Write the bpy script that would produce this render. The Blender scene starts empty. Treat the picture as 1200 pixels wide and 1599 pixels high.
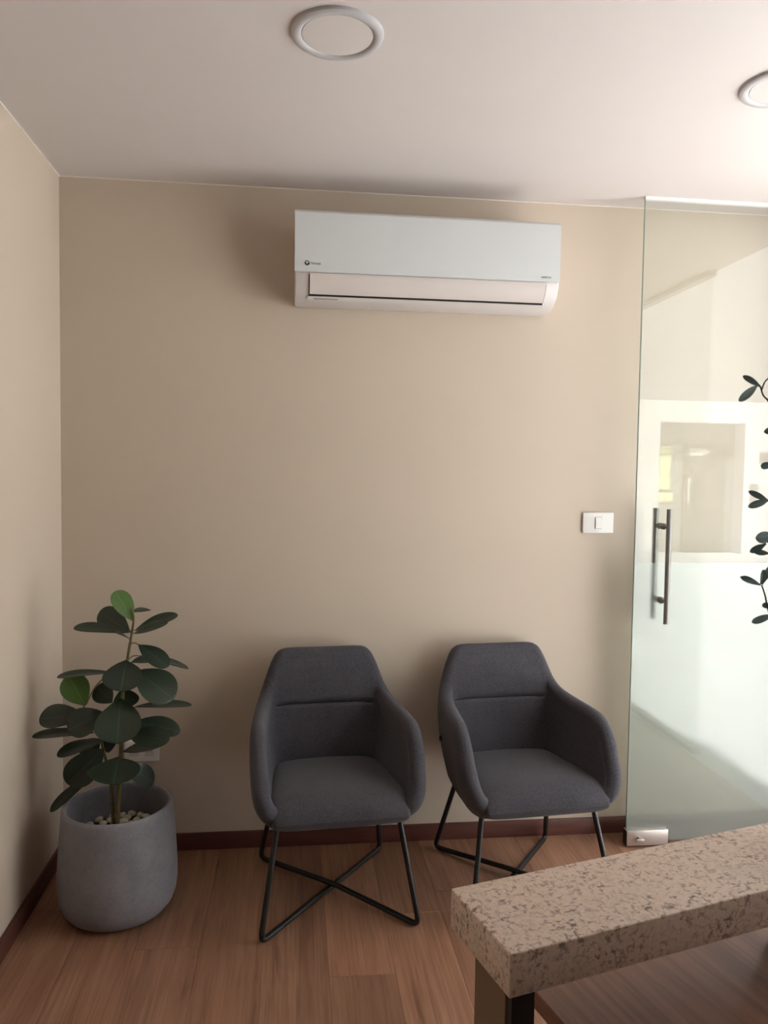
import bpy, bmesh, math, random
import numpy as np
from mathutils import Vector, Matrix

SC = bpy.context.scene
COL = SC.collection
random.seed(7)

# ------------------------------------------------------------------ camera
cam_d = bpy.data.cameras.new('camera')
cam = bpy.data.objects.new('camera', cam_d)
COL.objects.link(cam)
SC.camera = cam
YAW, PITCH, ROLL = 0.11481, 0.05052, -0.01388
_f = Vector((math.sin(YAW) * math.cos(PITCH), math.cos(YAW) * math.cos(PITCH), -math.sin(PITCH)))
_r = Vector((math.cos(YAW), -math.sin(YAW), 0))
_d = _f.cross(_r)
_c, _s = math.cos(ROLL), math.sin(ROLL)
_r2 = _c * _r + _s * _d
_d2 = -_s * _r + _c * _d
_m = Matrix((( _r2.x, -_d2.x, -_f.x, 0.85596),
             ( _r2.y, -_d2.y, -_f.y, -2.93781),
             ( _r2.z, -_d2.z, -_f.z, 1.44772),
             (0, 0, 0, 1)))
cam.matrix_world = _m
cam_d.sensor_fit = 'VERTICAL'
cam_d.sensor_height = 24.0
cam_d.lens = 24.0 * 1200.0 / 1599.0
cam_d.clip_start = 0.02
cam_d.clip_end = 200

# ------------------------------------------------------------------ world, sun, exposure
SKY = 3.9
SUN = 31.0
w = bpy.data.worlds.new('overcast_sky')
SC.world = w
w.use_nodes = True
bg = w.node_tree.nodes['Background']
bg.inputs['Color'].default_value = (0.97, 0.985, 1.0, 1)
bg.inputs['Strength'].default_value = SKY
sun_d = bpy.data.lights.new('sun', 'SUN')
sun_d.energy = SUN
sun_d.angle = math.radians(3)
sun_d.color = (1, 0.995, 0.985)
sun = bpy.data.objects.new('sun', sun_d)
COL.objects.link(sun)
sun.rotation_euler = Vector((0.015, -0.45, -0.89)).to_track_quat('-Z', 'Y').to_euler()
# portals in the glazed front, so that the sky is sampled through it
for (y0, y1) in ((-0.27, -1.04), (-1.04, -2.30)):
    pd = bpy.data.lights.new('daylight_portal', 'AREA')
    pd.shape = 'RECTANGLE'
    pd.size = 2.4
    pd.size_y = abs(y1 - y0)
    pd.cycles.is_portal = True
    po = bpy.data.objects.new('daylight_portal', pd)
    COL.objects.link(po)
    po.location = (2.99, (y0 + y1) / 2, 1.25)
    po.rotation_euler = (0, math.radians(90), 0)
SC.view_settings.view_transform = 'Standard'
SC.view_settings.look = 'None'
SC.view_settings.exposure = 0.10
SC.view_settings.gamma = 1.0
SC.view_settings.use_curve_mapping = False
SC.cycles.max_bounces = 14
SC.cycles.diffuse_bounces = 6
SC.cycles.transparent_max_bounces = 16

# ------------------------------------------------------------------ helpers
def srgb(r, g, b):
    def c(v):
        v /= 255.0
        return v / 12.92 if v <= 0.04045 else ((v + 0.055) / 1.055) ** 2.4
    return (c(r), c(g), c(b), 1.0)

class NT:
    """small node helper"""
    def __init__(self, name):
        self.m = bpy.data.materials.new(name)
        self.m.use_nodes = True
        self.t = self.m.node_tree
        self.b = self.t.nodes['Principled BSDF']
        self.out = self.t.nodes['Material Output']
    def n(self, typ, **kw):
        nd = self.t.nodes.new(typ)
        for k, v in kw.items():
            if k.startswith('i_'):
                key = k[2:].replace('_', ' ')
                nd.inputs[key].default_value = v
            else:
                setattr(nd, k, v)
        return nd
    def l(self, a, b):
        self.t.links.new(a, b)
    def ramp(self, fac, stops):
        r = self.n('ShaderNodeValToRGB')
        e = r.color_ramp.elements
        while len(e) > 1:
            e.remove(e[-1])
        e[0].position, e[0].color = stops[0]
        for pos, c in stops[1:]:
            x = e.new(pos)
            x.color = c
        self.l(fac, r.inputs['Fac'])
        return r.outputs['Color']
    def mix(self, fac, a, b, mode='MIX'):
        x = self.n('ShaderNodeMix', data_type='RGBA', blend_type=mode)
        if isinstance(fac, float): x.inputs[0].default_value = fac
        else: self.l(fac, x.inputs[0])
        for s, v in ((6, a), (7, b)):
            if isinstance(v, tuple): x.inputs[s].default_value = v
            else: self.l(v, x.inputs[s])
        return x.outputs[2]
    def bump(self, h, strength=0.2, dist=0.002):
        x = self.n('ShaderNodeBump', i_Strength=strength, i_Distance=dist)
        self.l(h, x.inputs['Height'])
        self.l(x.outputs['Normal'], self.b.inputs['Normal'])
    def noise(self, vec, scale, detail=4.0, rough=0.5, dist=0.0):
        x = self.n('ShaderNodeTexNoise', i_Scale=scale, i_Detail=detail, i_Roughness=rough, i_Distortion=dist)
        if vec is not None: self.l(vec, x.inputs['Vector'])
        return x.outputs['Fac']
    def coord(self, scale=(1, 1, 1), rnd=False, kind='Object', rot=(0, 0, 0)):
        tc = self.n('ShaderNodeTexCoord')
        mp = self.n('ShaderNodeMapping')
        mp.inputs['Scale'].default_value = scale
        mp.inputs['Rotation'].default_value = rot
        self.l(tc.outputs[kind], mp.inputs['Vector'])
        if rnd:
            oi = self.n('ShaderNodeObjectInfo')
            mu = self.n('ShaderNodeMath', operation='MULTIPLY')
            mu.inputs[1].default_value = 37.0
            self.l(oi.outputs['Random'], mu.inputs[0])
            self.l(mu.outputs[0], mp.inputs['Location'])
        return mp.outputs['Vector']

def plain(name, col, rough=0.5, metal=0.0, spec=None, coat=0.0):
    t = NT(name)
    t.b.inputs['Base Color'].default_value = col
    t.b.inputs['Roughness'].default_value = rough
    t.b.inputs['Metallic'].default_value = metal
    if spec is not None: t.b.inputs['Specular IOR Level'].default_value = spec
    if coat: t.b.inputs['Coat Weight'].default_value = coat
    # a trace of surface unevenness
    v = t.coord()
    t.bump(t.noise(v, 120.0, 2.0), 0.03, 0.001)
    return t.m

def paint(name, a, b, rough=0.6, scale=1.6):
    t = NT(name)
    v = t.coord()
    t.l(t.ramp(t.noise(v, scale, 3.0), [(0.3, a), (0.7, b)]), t.b.inputs['Base Color'])
    t.b.inputs['Roughness'].default_value = rough
    t.bump(t.noise(v, 260.0, 3.0), 0.05, 0.001)
    return t.m

def wood(name, cols, grain, rough, scale=1.0, knots=False):
    """grain: axis index along the fibres"""
    t = NT(name)
    sc = [34.0 * scale] * 3
    sc[grain] = 1.3 * scale
    v = t.coord(tuple(sc), rnd=True)
    sc2 = [9.0 * scale] * 3
    sc2[grain] = 0.9 * scale
    v2 = t.coord(tuple(sc2), rnd=True)
    sc3 = [150.0 * scale] * 3
    sc3[grain] = 4.0 * scale
    v3 = t.coord(tuple(sc3), rnd=True)
    n1 = t.noise(v, 1.0, 5.0, 0.62, 1.3)
    n2 = t.noise(v2, 1.0, 4.0, 0.6, 2.6)
    n3 = t.noise(v3, 1.0, 2.0)
    c1 = t.ramp(n1, [(0.28, cols[0]), (0.5, cols[1]), (0.72, cols[2])])
    c2 = t.ramp(n2, [(0.27, cols[3]), (0.40, cols[1]), (0.70, cols[2])])
    c = t.mix(0.5, c1, c2)
    c = t.mix(t.ramp(n3, [(0.36, (0.35, 0.35, 0.35, 1)), (0.5, (0, 0, 0, 1))]), c, cols[0])
    if knots:
        kv = [4.2] * 3
        kv[grain] = 1.5
        wob = t.n('ShaderNodeTexNoise', i_Scale=2.5, i_Detail=3.0)
        kc = t.coord(tuple(kv), rnd=True)
        t.l(kc, wob.inputs['Vector'])
        vo = t.n('ShaderNodeTexVoronoi', i_Scale=1.0, i_Randomness=1.0)
        t.l(t.mix(0.10, kc, wob.outputs['Color'], 'ADD'), vo.inputs['Vector'])
        c = t.mix(t.ramp(vo.outputs['Distance'], [(0.02, (0.8, 0.8, 0.8, 1)), (0.06, (0.35, 0.35, 0.35, 1)), (0.13, (0, 0, 0, 1))]), c, cols[3])
        big = t.coord(tuple(2.6 if q != grain else 0.7 for q in range(3)), rnd=True)
        c = t.mix(t.ramp(t.noise(big, 1.0, 3.0, 0.6, 1.0), [(0.35, (0.45, 0.45, 0.45, 1)), (0.6, (0, 0, 0, 1))]), c, cols[0])
    oi = t.n('ShaderNodeObjectInfo')
    br = t.ramp(oi.outputs['Random'], [(0.0, (0.86, 0.86, 0.86, 1)), (1.0, (1.1, 1.08, 1.06, 1))])
    c = t.mix(1.0, c, br, 'MULTIPLY')
    t.l(c, t.b.inputs['Base Color'])
    t.b.inputs['Roughness'].default_value = rough
    t.bump(n1, 0.06, 0.001)
    return t.m

def clear_glass(name, tint):
    """thin architectural glass: tinted straight transmission plus mirror by Fresnel"""
    t = NT(name)
    t.t.nodes.remove(t.b)
    tr = t.n('ShaderNodeBsdfTransparent')
    tr.inputs['Color'].default_value = tint
    gl = t.n('ShaderNodeBsdfGlossy')
    gl.inputs['Roughness'].default_value = 0.0
    fr = t.n('ShaderNodeFresnel')
    # the sheet does not bend the ray, so both faces must see the outside index
    ge = t.n('ShaderNodeNewGeometry')
    ior = t.n('ShaderNodeMapRange')
    ior.inputs['To Min'].default_value = 1.52
    ior.inputs['To Max'].default_value = 1 / 1.52
    t.l(ge.outputs['Backfacing'], ior.inputs['Value'])
    t.l(ior.outputs[0], fr.inputs['IOR'])
    mx = t.n('ShaderNodeMixShader')
    t.l(fr.outputs[0], mx.inputs[0]); t.l(tr.outputs[0], mx.inputs[1]); t.l(gl.outputs[0], mx.inputs[2])
    t.l(mx.outputs[0], t.out.inputs['Surface'])
    return t.m

M = {}
M['wall'] = paint('beige_wall_paint', srgb(194, 178, 160), srgb(190, 174, 157), 0.62)
M['ceiling'] = paint('white_ceiling_paint', srgb(203, 194, 190), srgb(200, 191, 187), 0.7)
M['trim'] = plain('white_bead', srgb(222, 212, 202), 0.5)
M['dark_skirting'] = wood('dark_red_skirting', [srgb(70, 38, 32), srgb(92, 52, 43), srgb(108, 64, 54), srgb(60, 32, 28)], 0, 0.45)
M['dark_skirting_y'] = wood('dark_red_skirting_y', [srgb(70, 38, 32), srgb(92, 52, 43), srgb(108, 64, 54), srgb(60, 32, 28)], 1, 0.45)
M['oak'] = wood('oak_laminate', [srgb(108, 72, 54), srgb(154, 112, 87), srgb(174, 133, 107), srgb(78, 50, 37)], 1, 0.45, 1.0, True)
M['desk_wood'] = wood('brown_desk_laminate', [srgb(84, 54, 42), srgb(116, 78, 62), srgb(136, 96, 78), srgb(92, 60, 48)], 1, 0.4, 0.8)
M['screed'] = plain('dark_underlay', srgb(60, 42, 32), 0.9)
M['glass'] = clear_glass('clear_glass', (0.955, 0.972, 0.962, 1))
M['facade_glass'] = clear_glass('facade_glass', (0.96, 0.98, 0.97, 1))
M['steel'] = plain('brushed_steel', srgb(150, 146, 142), 0.32, 1.0)
M['dark_steel'] = plain('dark_satin_steel', srgb(128, 124, 119), 0.5, 0.55)
M['bright_steel'] = plain('satin_steel_plate', srgb(205, 196, 190), 0.38, 0.85)
M['black_metal'] = plain('black_powder_coat', srgb(24, 23, 23), 0.4)
M['black'] = plain('black_plastic', srgb(14, 14, 15), 0.5)
M['white_plastic'] = plain('white_plastic', srgb(228, 224, 220), 0.35)
M['gloss_white'] = plain('gloss_white_panel', srgb(203, 204, 204), 0.2)
M['ac_body'] = plain('white_casing', srgb(202, 194, 191), 0.4)
M['flap'] = plain('cream_white_flap', srgb(204, 193, 187), 0.42)
M['grey_plastic'] = plain('grey_display', srgb(150, 144, 142), 0.3)
M['logo_grey'] = plain('grey_print', srgb(110, 112, 112), 0.5)
M['logo_dark'] = plain('dark_print', srgb(52, 56, 56), 0.5)
M['diffuser'] = plain('opal_diffuser', srgb(204, 195, 191), 0.35)
M['light_ring'] = plain('light_ring', srgb(178, 174, 175), 0.4)
M['beige_panel'] = plain('tan_panel', srgb(116, 90, 68), 0.55)
M['soil'] = paint('dark_soil', srgb(40, 32, 26), srgb(58, 46, 38), 0.95, 60)
M['pebble'] = paint('cream_pebble', srgb(178, 168, 142), srgb(206, 198, 174), 0.7, 30)
M['stem'] = paint('plant_stem', srgb(92, 84, 48), srgb(112, 98, 58), 0.7, 40)
M['twig_stem'] = paint('grey_twig', srgb(92, 92, 84), srgb(112, 108, 96), 0.7, 60)
M['ceramic'] = plain('white_ceramic', srgb(225, 222, 215), 0.25)

def mk_fabric():
    t = NT('charcoal_weave')
    v = t.coord((1, 1, 1))
    a = t.noise(t.coord((300, 300, 620)), 1.0, 2.0)
    b = t.noise(t.coord((620, 620, 240)), 1.0, 2.0)
    c = t.noise(v, 7.0, 4.0, 0.6)
    m1 = t.ramp(a, [(0.34, srgb(38, 37, 41)), (0.66, srgb(92, 89, 94))])
    m2 = t.ramp(b, [(0.34, srgb(38, 38, 42)), (0.66, srgb(80, 78, 84))])
    x = t.mix(0.5, m1, m2)
    x = t.mix(t.ramp(c, [(0.35, (0, 0, 0, 1)), (0.8, (0.35, 0.35, 0.35, 1))]), x, srgb(88, 85, 89))
    t.l(x, t.b.inputs['Base Color'])
    t.b.inputs['Roughness'].default_value = 0.95
    t.b.inputs['Specular IOR Level'].default_value = 0.15
    t.b.inputs['Sheen Weight'].default_value = 0.12
    t.bump(a, 0.35, 0.001)
    return t.m
M['fabric'] = mk_fabric()
M['seam'] = plain('seam_thread', srgb(30, 29, 32), 0.9)

def mk_stone():
    t = NT('speckled_granite_laminate')
    v = t.coord((1, 1, 1))
    fl = t.coord((82, 150, 110), rot=(0, 0, 0.5))
    fl2 = t.coord((160, 78, 110), rot=(0, 0, -0.3))
    n1 = t.noise(fl, 1.0, 3.0, 0.6, 0.35)
    n1b = t.noise(fl2, 1.0, 3.0, 0.6, 0.35)
    n2 = t.noise(v, 22.0, 4.0, 0.6, 0.3)
    n3 = t.noise(v, 210.0, 3.0, 0.6)
    base = t.ramp(n2, [(0.3, srgb(200, 177, 160)), (0.5, srgb(211, 186, 170)), (0.72, srgb(192, 173, 154))])
    base = t.mix(t.ramp(n3, [(0.42, (0, 0, 0, 1)), (0.66, (0.7, 0.7, 0.7, 1))]), base, srgb(218, 200, 184))
    clus = t.ramp(n2, [(0.35, (1, 1, 1, 1)), (0.62, (0.3, 0.3, 0.3, 1))])
    k1 = t.ramp(n1, [(0.36, (0.9, 0.9, 0.9, 1)), (0.46, (0, 0, 0, 1))])
    k2 = t.ramp(n1b, [(0.35, (0.85, 0.85, 0.85, 1)), (0.45, (0, 0, 0, 1))])
    c = t.mix(t.mix(1.0, k1, clus, 'MULTIPLY'), base, srgb(92, 74, 62))
    c = t.mix(t.mix(1.0, k2, clus, 'MULTIPLY'), c, srgb(112, 92, 78))
    t.l(c, t.b.inputs['Base Color'])
    t.b.inputs['Roughness'].default_value = 0.42
    t.bump(n1, 0.1, 0.001)
    return t.m
M['stone'] = mk_stone()

def mk_concrete():
    t = NT('grey_concrete_pot')
    v = t.coord((1, 1, 1))
    n = t.noise(v, 9.0, 6.0, 0.6)
    n2 = t.noise(v, 110.0, 4.0, 0.6)
    c = t.ramp(n, [(0.3, srgb(118, 116, 124)), (0.55, srgb(132, 130, 136)), (0.75, srgb(142, 138, 142))])
    c = t.mix(t.ramp(n2, [(0.35, (0.3, 0.3, 0.3, 1)), (0.5, (0, 0, 0, 1))]), c, srgb(100, 98, 104))
    t.l(c, t.b.inputs['Base Color'])
    t.b.inputs['Roughness'].default_value = 0.6
    t.bump(n2, 0.15, 0.001)
    return t.m
M['concrete'] = mk_concrete()

def mk_leaf(name, a, b, rough, trans, tcol=None):
    t = NT(name)
    uv = t.n('ShaderNodeUVMap')
    sep = t.n('ShaderNodeSeparateXYZ')
    t.l(uv.outputs[0], sep.inputs[0])
    ab = t.n('ShaderNodeMath', operation='ABSOLUTE')
    t.l(sep.outputs['X'], ab.inputs[0])
    rib = t.ramp(ab.outputs[0], [(0.0, (1, 1, 1, 1)), (0.05, (0, 0, 0, 1))])
    # side veins
    ma = t.n('ShaderNodeMath', operation='MULTIPLY_ADD')
    t.l(ab.outputs[0], ma.inputs[0]); ma.inputs[1].default_value = -0.35; t.l(sep.outputs['Y'], ma.inputs[2])
    mb = t.n('ShaderNodeMath', operation='MULTIPLY'); t.l(ma.outputs[0], mb.inputs[0]); mb.inputs[1].default_value = 9.0
    fr = t.n('ShaderNodeMath', operation='FRACT'); t.l(mb.outputs[0], fr.inputs[0])
    ve = t.ramp(fr.outputs[0], [(0.0, (0.4, 0.4, 0.4, 1)), (0.12, (0, 0, 0, 1)), (0.9, (0, 0, 0, 1)), (1.0, (0.4, 0.4, 0.4, 1))])
    oi = t.n('ShaderNodeObjectInfo')
    base = t.ramp(oi.outputs['Random'], [(0, a), (1, b)])
    lighter = tuple(min(1, c * 2.2) for c in b[:3]) + (1,)
    c = t.mix(ve, base, tuple(min(1, c * 1.5) for c in b[:3]) + (1,))
    c = t.mix(rib, c, lighter)
    t.l(c, t.b.inputs['Base Color'])
    t.b.inputs['Roughness'].default_value = rough
    t.b.inputs['Transmission Weight'].default_value = 0.0
    if trans:
        tl = t.n('ShaderNodeBsdfTranslucent')
        tl.inputs['Color'].default_value = tcol or (b[0] * 2, b[1] * 2, b[2] * 1.2, 1)
        mx = t.n('ShaderNodeMixShader'); mx.inputs[0].default_value = trans
        t.l(t.b.outputs[0], mx.inputs[1]); t.l(tl.outputs[0], mx.inputs[2]); t.l(mx.outputs[0], t.out.inputs['Surface'])
    return t.m
M['leaf'] = mk_leaf('dark_green_leaf', srgb(33, 45, 34), srgb(45, 59, 44), 0.36, 0.10)
M['leaf_young'] = mk_leaf('fresh_green_leaf', srgb(74, 104, 50), srgb(90, 118, 60), 0.45, 0.3)
M['twig_leaf'] = mk_leaf('grey_green_leaf', srgb(104, 122, 118), srgb(120, 136, 130), 0.5, 0.45, srgb(128, 146, 148))

def mk_film():
    t = NT('frosted_film')
    t.t.nodes.remove(t.b)
    tr = t.n('ShaderNodeBsdfRefraction')
    tr.inputs['Color'].default_value = (0.93, 0.96, 0.94, 1)
    tr.inputs['Roughness'].default_value = 0.16
    tr.inputs['IOR'].default_value = 1.25
    df = t.n('ShaderNodeBsdfDiffuse'); df.inputs['Color'].default_value = (0.88, 0.89, 0.88, 1)
    tl = t.n('ShaderNodeBsdfTranslucent'); tl.inputs['Color'].default_value = (0.88, 0.89, 0.88, 1)
    m1 = t.n('ShaderNodeMixShader'); m1.inputs[0].default_value = 0.35
    t.l(df.outputs[0], m1.inputs[1]); t.l(tl.outputs[0], m1.inputs[2])
    m2 = t.n('ShaderNodeMixShader'); m2.inputs[0].default_value = 0.28
    t.l(tr.outputs[0], m2.inputs[1]); t.l(m1.outputs[0], m2.inputs[2])
    t.l(m2.outputs[0], t.out.inputs['Surface'])
    return t.m
M['film'] = mk_film()
M['pavement'] = paint('pale_concrete_paving', srgb(196, 197, 198), srgb(207, 208, 208), 0.85, 2.0)
M['render_white'] = paint('white_render', srgb(228, 230, 231), srgb(223, 225, 226), 0.8, 1.0)
M['shop_grey'] = paint('grey_shopfront', srgb(136, 139, 138), srgb(144, 147, 146), 0.6, 2.0)
M['shop_dark'] = plain('grey_shop_frame', srgb(92, 94, 94), 0.5)
M['poster'] = plain('pale_yellow_sheet', srgb(236, 238, 176), 0.6)
M['roof'] = paint('grey_roof', srgb(150, 148, 144), srgb(165, 162, 158), 0.9, 2.0)

def link(name, me, mat, parent=None, loc=None, rot=None):
    o = bpy.data.objects.new(name, me)
    COL.objects.link(o)
    if mat is not None and len(me.materials) == 0:
        me.materials.append(M[mat] if isinstance(mat, str) else mat)
    if parent is not None: o.parent = parent
    if loc is not None: o.location = loc
    if rot is not None: o.rotation_euler = rot
    return o

def empty(name, loc=(0, 0, 0), rz=0.0):
    o = bpy.data.objects.new(name, None)
    o.empty_display_size = 0.1
    COL.objects.link(o)
    o.location = loc
    o.rotation_euler = (0, 0, rz)
    return o

def tag(o, label, cat, group=None):
    o['label'] = label
    o['category'] = cat
    if group: o['group'] = group
    return o

def struct(o, label, cat):
    o['kind'] = 'structure'
    o['label'] = label
    o['category'] = cat
    return o

def smooth(me, ang=None):
    me.polygons.foreach_set('use_smooth', [True] * len(me.polygons))
    if ang is not None:
        try: me.set_sharp_from_angle(angle=math.radians(ang))
        except Exception: pass
    me.update()

def mesh(name, v, f, sm=None):
    me = bpy.data.meshes.new(name)
    me.from_pydata([tuple(map(float, p)) for p in v], [], f)
    me.update()
    bm = bmesh.new(); bm.from_mesh(me)
    bmesh.ops.recalc_face_normals(bm, faces=bm.faces)
    bm.to_mesh(me); bm.free()
    if sm is not None: smooth(me, sm)
    return me

def box_me(name, lo, hi, bev=0.0, seg=2):
    bm = bmesh.new()
    bmesh.ops.create_cube(bm, size=1.0)
    for v in bm.verts:
        for i in range(3):
            v.co[i] = lo[i] if v.co[i] < 0 else hi[i]
    if bev > 0:
        bmesh.ops.bevel(bm, geom=list(bm.edges), offset=bev, segments=seg, profile=0.5, affect='EDGES')
    me = bpy.data.meshes.new(name)
    bm.to_mesh(me); bm.free()
    if bev > 0: smooth(me, 40)
    return me

def box(name, lo, hi, mat, parent=None, bev=0.0, seg=2):
    return link(name, box_me(name, lo, hi, bev, seg), mat, parent)

def lathe_me(name, prof, n=48, cap_bottom=True, cap_top=False):
    v, f = [], []
    for (r, z) in prof:
        for k in range(n):
            a = 2 * math.pi * k / n
            v.append((r * math.cos(a), r * math.sin(a), z))
    for i in range(len(prof) - 1):
        for k in range(n):
            k2 = (k + 1) % n
            f.append((i * n + k, i * n + k2, (i + 1) * n + k2, (i + 1) * n + k))
    if cap_bottom: f.append(tuple(range(n))[::-1])
    if cap_top: f.append(tuple(range((len(prof) - 1) * n, len(prof) * n)))
    return mesh(name, v, f, 40)

def catmull(pts, k=8, closed=False):
    P = [np.array(p, float) for p in pts]
    out = []
    n = len(P)
    for i in range(n - 1):
        p0 = P[i - 1] if i > 0 else 2 * P[0] - P[1]
        p3 = P[i + 2] if i + 2 < n else 2 * P[-1] - P[-2]
        for j in range(k):
            t = j / k
            out.append(0.5 * (2 * P[i] + (P[i + 1] - p0) * t + (2 * p0 - 5 * P[i] + 4 * P[i + 1] - p3) * t * t
                              + (3 * P[i] - p0 - 3 * P[i + 1] + p3) * t ** 3))
    out.append(P[-1])
    return out

def fillet(pts, rad, k=6):
    """polyline with rounded corners"""
    P = [np.array(p, float) for p in pts]
    out = [P[0]]
    for i in range(1, len(P) - 1):
        a = P[i - 1] - P[i]; b = P[i + 1] - P[i]
        la, lb = np.linalg.norm(a), np.linalg.norm(b)
        r = min(rad, la * 0.45, lb * 0.45)
        s, e = P[i] + a / la * r, P[i] + b / lb * r
        for j in range(k + 1):
            t = j / k
            out.append((1 - t) ** 2 * s + 2 * t * (1 - t) * P[i] + t * t * e)
    out.append(P[-1])
    return out

def tube_me(name, pts, rad, n=10):
    P = [np.array(p, float) for p in pts]
    R = rad if hasattr(rad, '__len__') else [rad] * len(P)
    v, f = [], []
    ref = None
    for i, p in enumerate(P):
        t = P[min(i + 1, len(P) - 1)] - P[max(i - 1, 0)]
        t = t / (np.linalg.norm(t) + 1e-12)
        if ref is None:
            ref = np.array((0, 0, 1.0)) if abs(t[2]) < 0.9 else np.array((1.0, 0, 0))
        a = ref - t * ref.dot(t)
        a /= np.linalg.norm(a) + 1e-12
        ref = a
        b = np.cross(t, a)
        for k in range(n):
            an = 2 * math.pi * k / n
            v.append(p + R[i] * (math.cos(an) * a + math.sin(an) * b))
    for i in range(len(P) - 1):
        for k in range(n):
            k2 = (k + 1) % n
            f.append((i * n + k, i * n + k2, (i + 1) * n + k2, (i + 1) * n + k))
    f.append(tuple(range(n))[::-1])
    f.append(tuple(range((len(P) - 1) * n, len(P) * n)))
    return mesh(name, v, f, 50)

def copy_tree(o, parent=None):
    c = o.copy()
    COL.objects.link(c)
    c.parent = parent
    for ch in list(o.children):
        copy_tree(ch, c)
    return c

# ------------------------------------------------------------------ room shell
XR = 2.92          # inner face of the glazed front
YF = -8.00         # wall behind the photographer
H = 2.50
struct(box('wall_back', (-0.15, 0, -0.05), (XR + 0.15, 0.15, H), 'wall'), 'beige painted wall behind the two chairs', 'wall')
struct(box('wall_left', (-0.15, YF, -0.05), (0, 0, H), 'wall'), 'beige painted side wall beside the potted plant', 'wall')
struct(box('wall_front', (-0.15, YF - 0.15, -0.05), (XR + 0.15, YF, H), 'wall'), 'beige wall at the far end of the room', 'wall')
struct(box('wall_right', (XR, -0.26, -0.05), (XR + 0.06, 0, H), 'wall'), 'narrow beige wall pier beside the glass door', 'wall')
struct(box('ceiling', (-0.15, YF - 0.15, H), (XR + 0.06, 0.15, H + 0.28), 'ceiling'), 'smooth white painted ceiling with recessed lights', 'ceiling')

floor = empty('floor')
struct(floor, 'brown oak laminate plank floor', 'floor')
box('underlay', (0, YF, -0.05), (XR, 0, -0.009), 'screed', floor)
PW, PL, GAP = 0.1925, 1.22, 0.0005
cache = {}
ncol = int(math.ceil(XR / PW))
for c in range(ncol):
    x0 = c * PW
    x1 = min(x0 + PW, XR)
    y = -[0.38, 0.95, 0.62, 1.12, 0.25, 0.80, 0.50][c % 7]
    cuts = [0.0]
    while y > YF + 0.05:
        cuts.append(y); y -= PL
    cuts.append(YF)
    for a, b in zip(cuts[:-1], cuts[1:]):
        ln = round(a - b, 4); wd = round(x1 - x0, 4)
        key = (ln, wd)
        if key not in cache:
            me = box_me('plank', (GAP / 2, GAP / 2, -0.009), (wd - GAP / 2, ln - GAP / 2, 0.0), 0.0006, 1)
            me.materials.append(M['oak'])
            cache[key] = me
        link('plank', cache[key], None, floor, (x0, b, 0))

struct(box('baseboard_back', (0.0, -0.012, 0.0), (XR, 0, 0.065), 'dark_skirting', bev=0.002), 'dark reddish brown skirting along the back wall', 'baseboard')
struct(box('baseboard_left', (0.0, YF, 0.0), (0.012, -0.012, 0.065), 'dark_skirting_y', bev=0.002), 'dark reddish brown skirting along the left wall', 'baseboard')
struct(box('trim_1', (0, YF, H - 0.004), (0.004, 0, H), 'trim'), 'thin white bead between ceiling and left wall', 'trim')
struct(box('trim_2', (0.004, -0.003, H - 0.003), (XR, 0, H), 'trim'), 'thin white bead between ceiling and back wall', 'trim')

# glazed front: fixed panes beside the door opening
def window(n, y0, y1, label):
    t = empty('window_%d' % n, (XR + 0.03, (y0 + y1) / 2, 0))
    h = abs(y1 - y0) / 2
    box('glass_pane', (-0.005, -h + 0.001, 0.03), (0.005, h - 0.001, H - 0.03), 'facade_glass', t)
    box('frame_rail', (-0.02, -h, 0.0), (0.02, h, 0.03), 'steel', t)
    box('frame_rail', (-0.02, -h, H - 0.03), (0.02, h, H), 'steel', t)
    return struct(t, label, 'window')
window(1, -1.04, -2.30, 'full height fixed glass pane beside the door opening')
struct(box('wall_right_2', (XR, YF, -0.05), (XR + 0.06, -2.30, H), 'wall'), 'beige wall beyond the glass front', 'wall')

# ------------------------------------------------------------------ open glass door
DY = -0.12
door = empty('door_1', (2.155, DY, 0))
struct(door, 'frameless clear glass door standing open in front of the wall', 'door')
DW = 0.752
box('glass_pane', (0, -0.005, 0.012), (DW, 0.005, 2.488), 'glass', door, 0.001, 1)
box('glass_edge', (-0.0012, -0.0048, 0.068), (0.0, 0.0048, 2.487), plain('green_glass_edge', srgb(150, 172, 160), 0.25), door)
box('frosted_film', (0.002, 0.0055, 0.014), (DW, 0.0063, 1.115), 'film', door)
box('top_channel', (-0.002, -0.009, 2.488), (DW, 0.009, 2.4995), 'white_plastic', door)
pl = box('patch_lock', (-0.004, -0.017, 0.006), (0.166, 0.017, 0.066), 'bright_steel', door, 0.002)
kn = link('thumb_turn', lathe_me('thumb_turn', [(0.0085, 0), (0.0085, 0.008), (0.007, 0.010), (0.0, 0.010)], 20), 'steel', pl, (0.045, -0.017, 0.034), (math.pi / 2, 0, 0))
box('thumb_bar', (0.030, -0.034, 0.030), (0.060, -0.026, 0.038), 'bright_steel', pl, 0.001)
box('end_cap', (-0.0055, -0.0165, 0.007), (-0.004, 0.0165, 0.065), 'black_metal', pl)
handle = empty('pull_handle', (0.108, 0, 0)); handle.parent = door
for sy in (-1, 1):
    link('bar', tube_me('bar', [(0, sy * 0.056, 0.888), (0, sy * 0.056, 1.326)], 0.0105, 18), 'dark_steel', handle)
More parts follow.
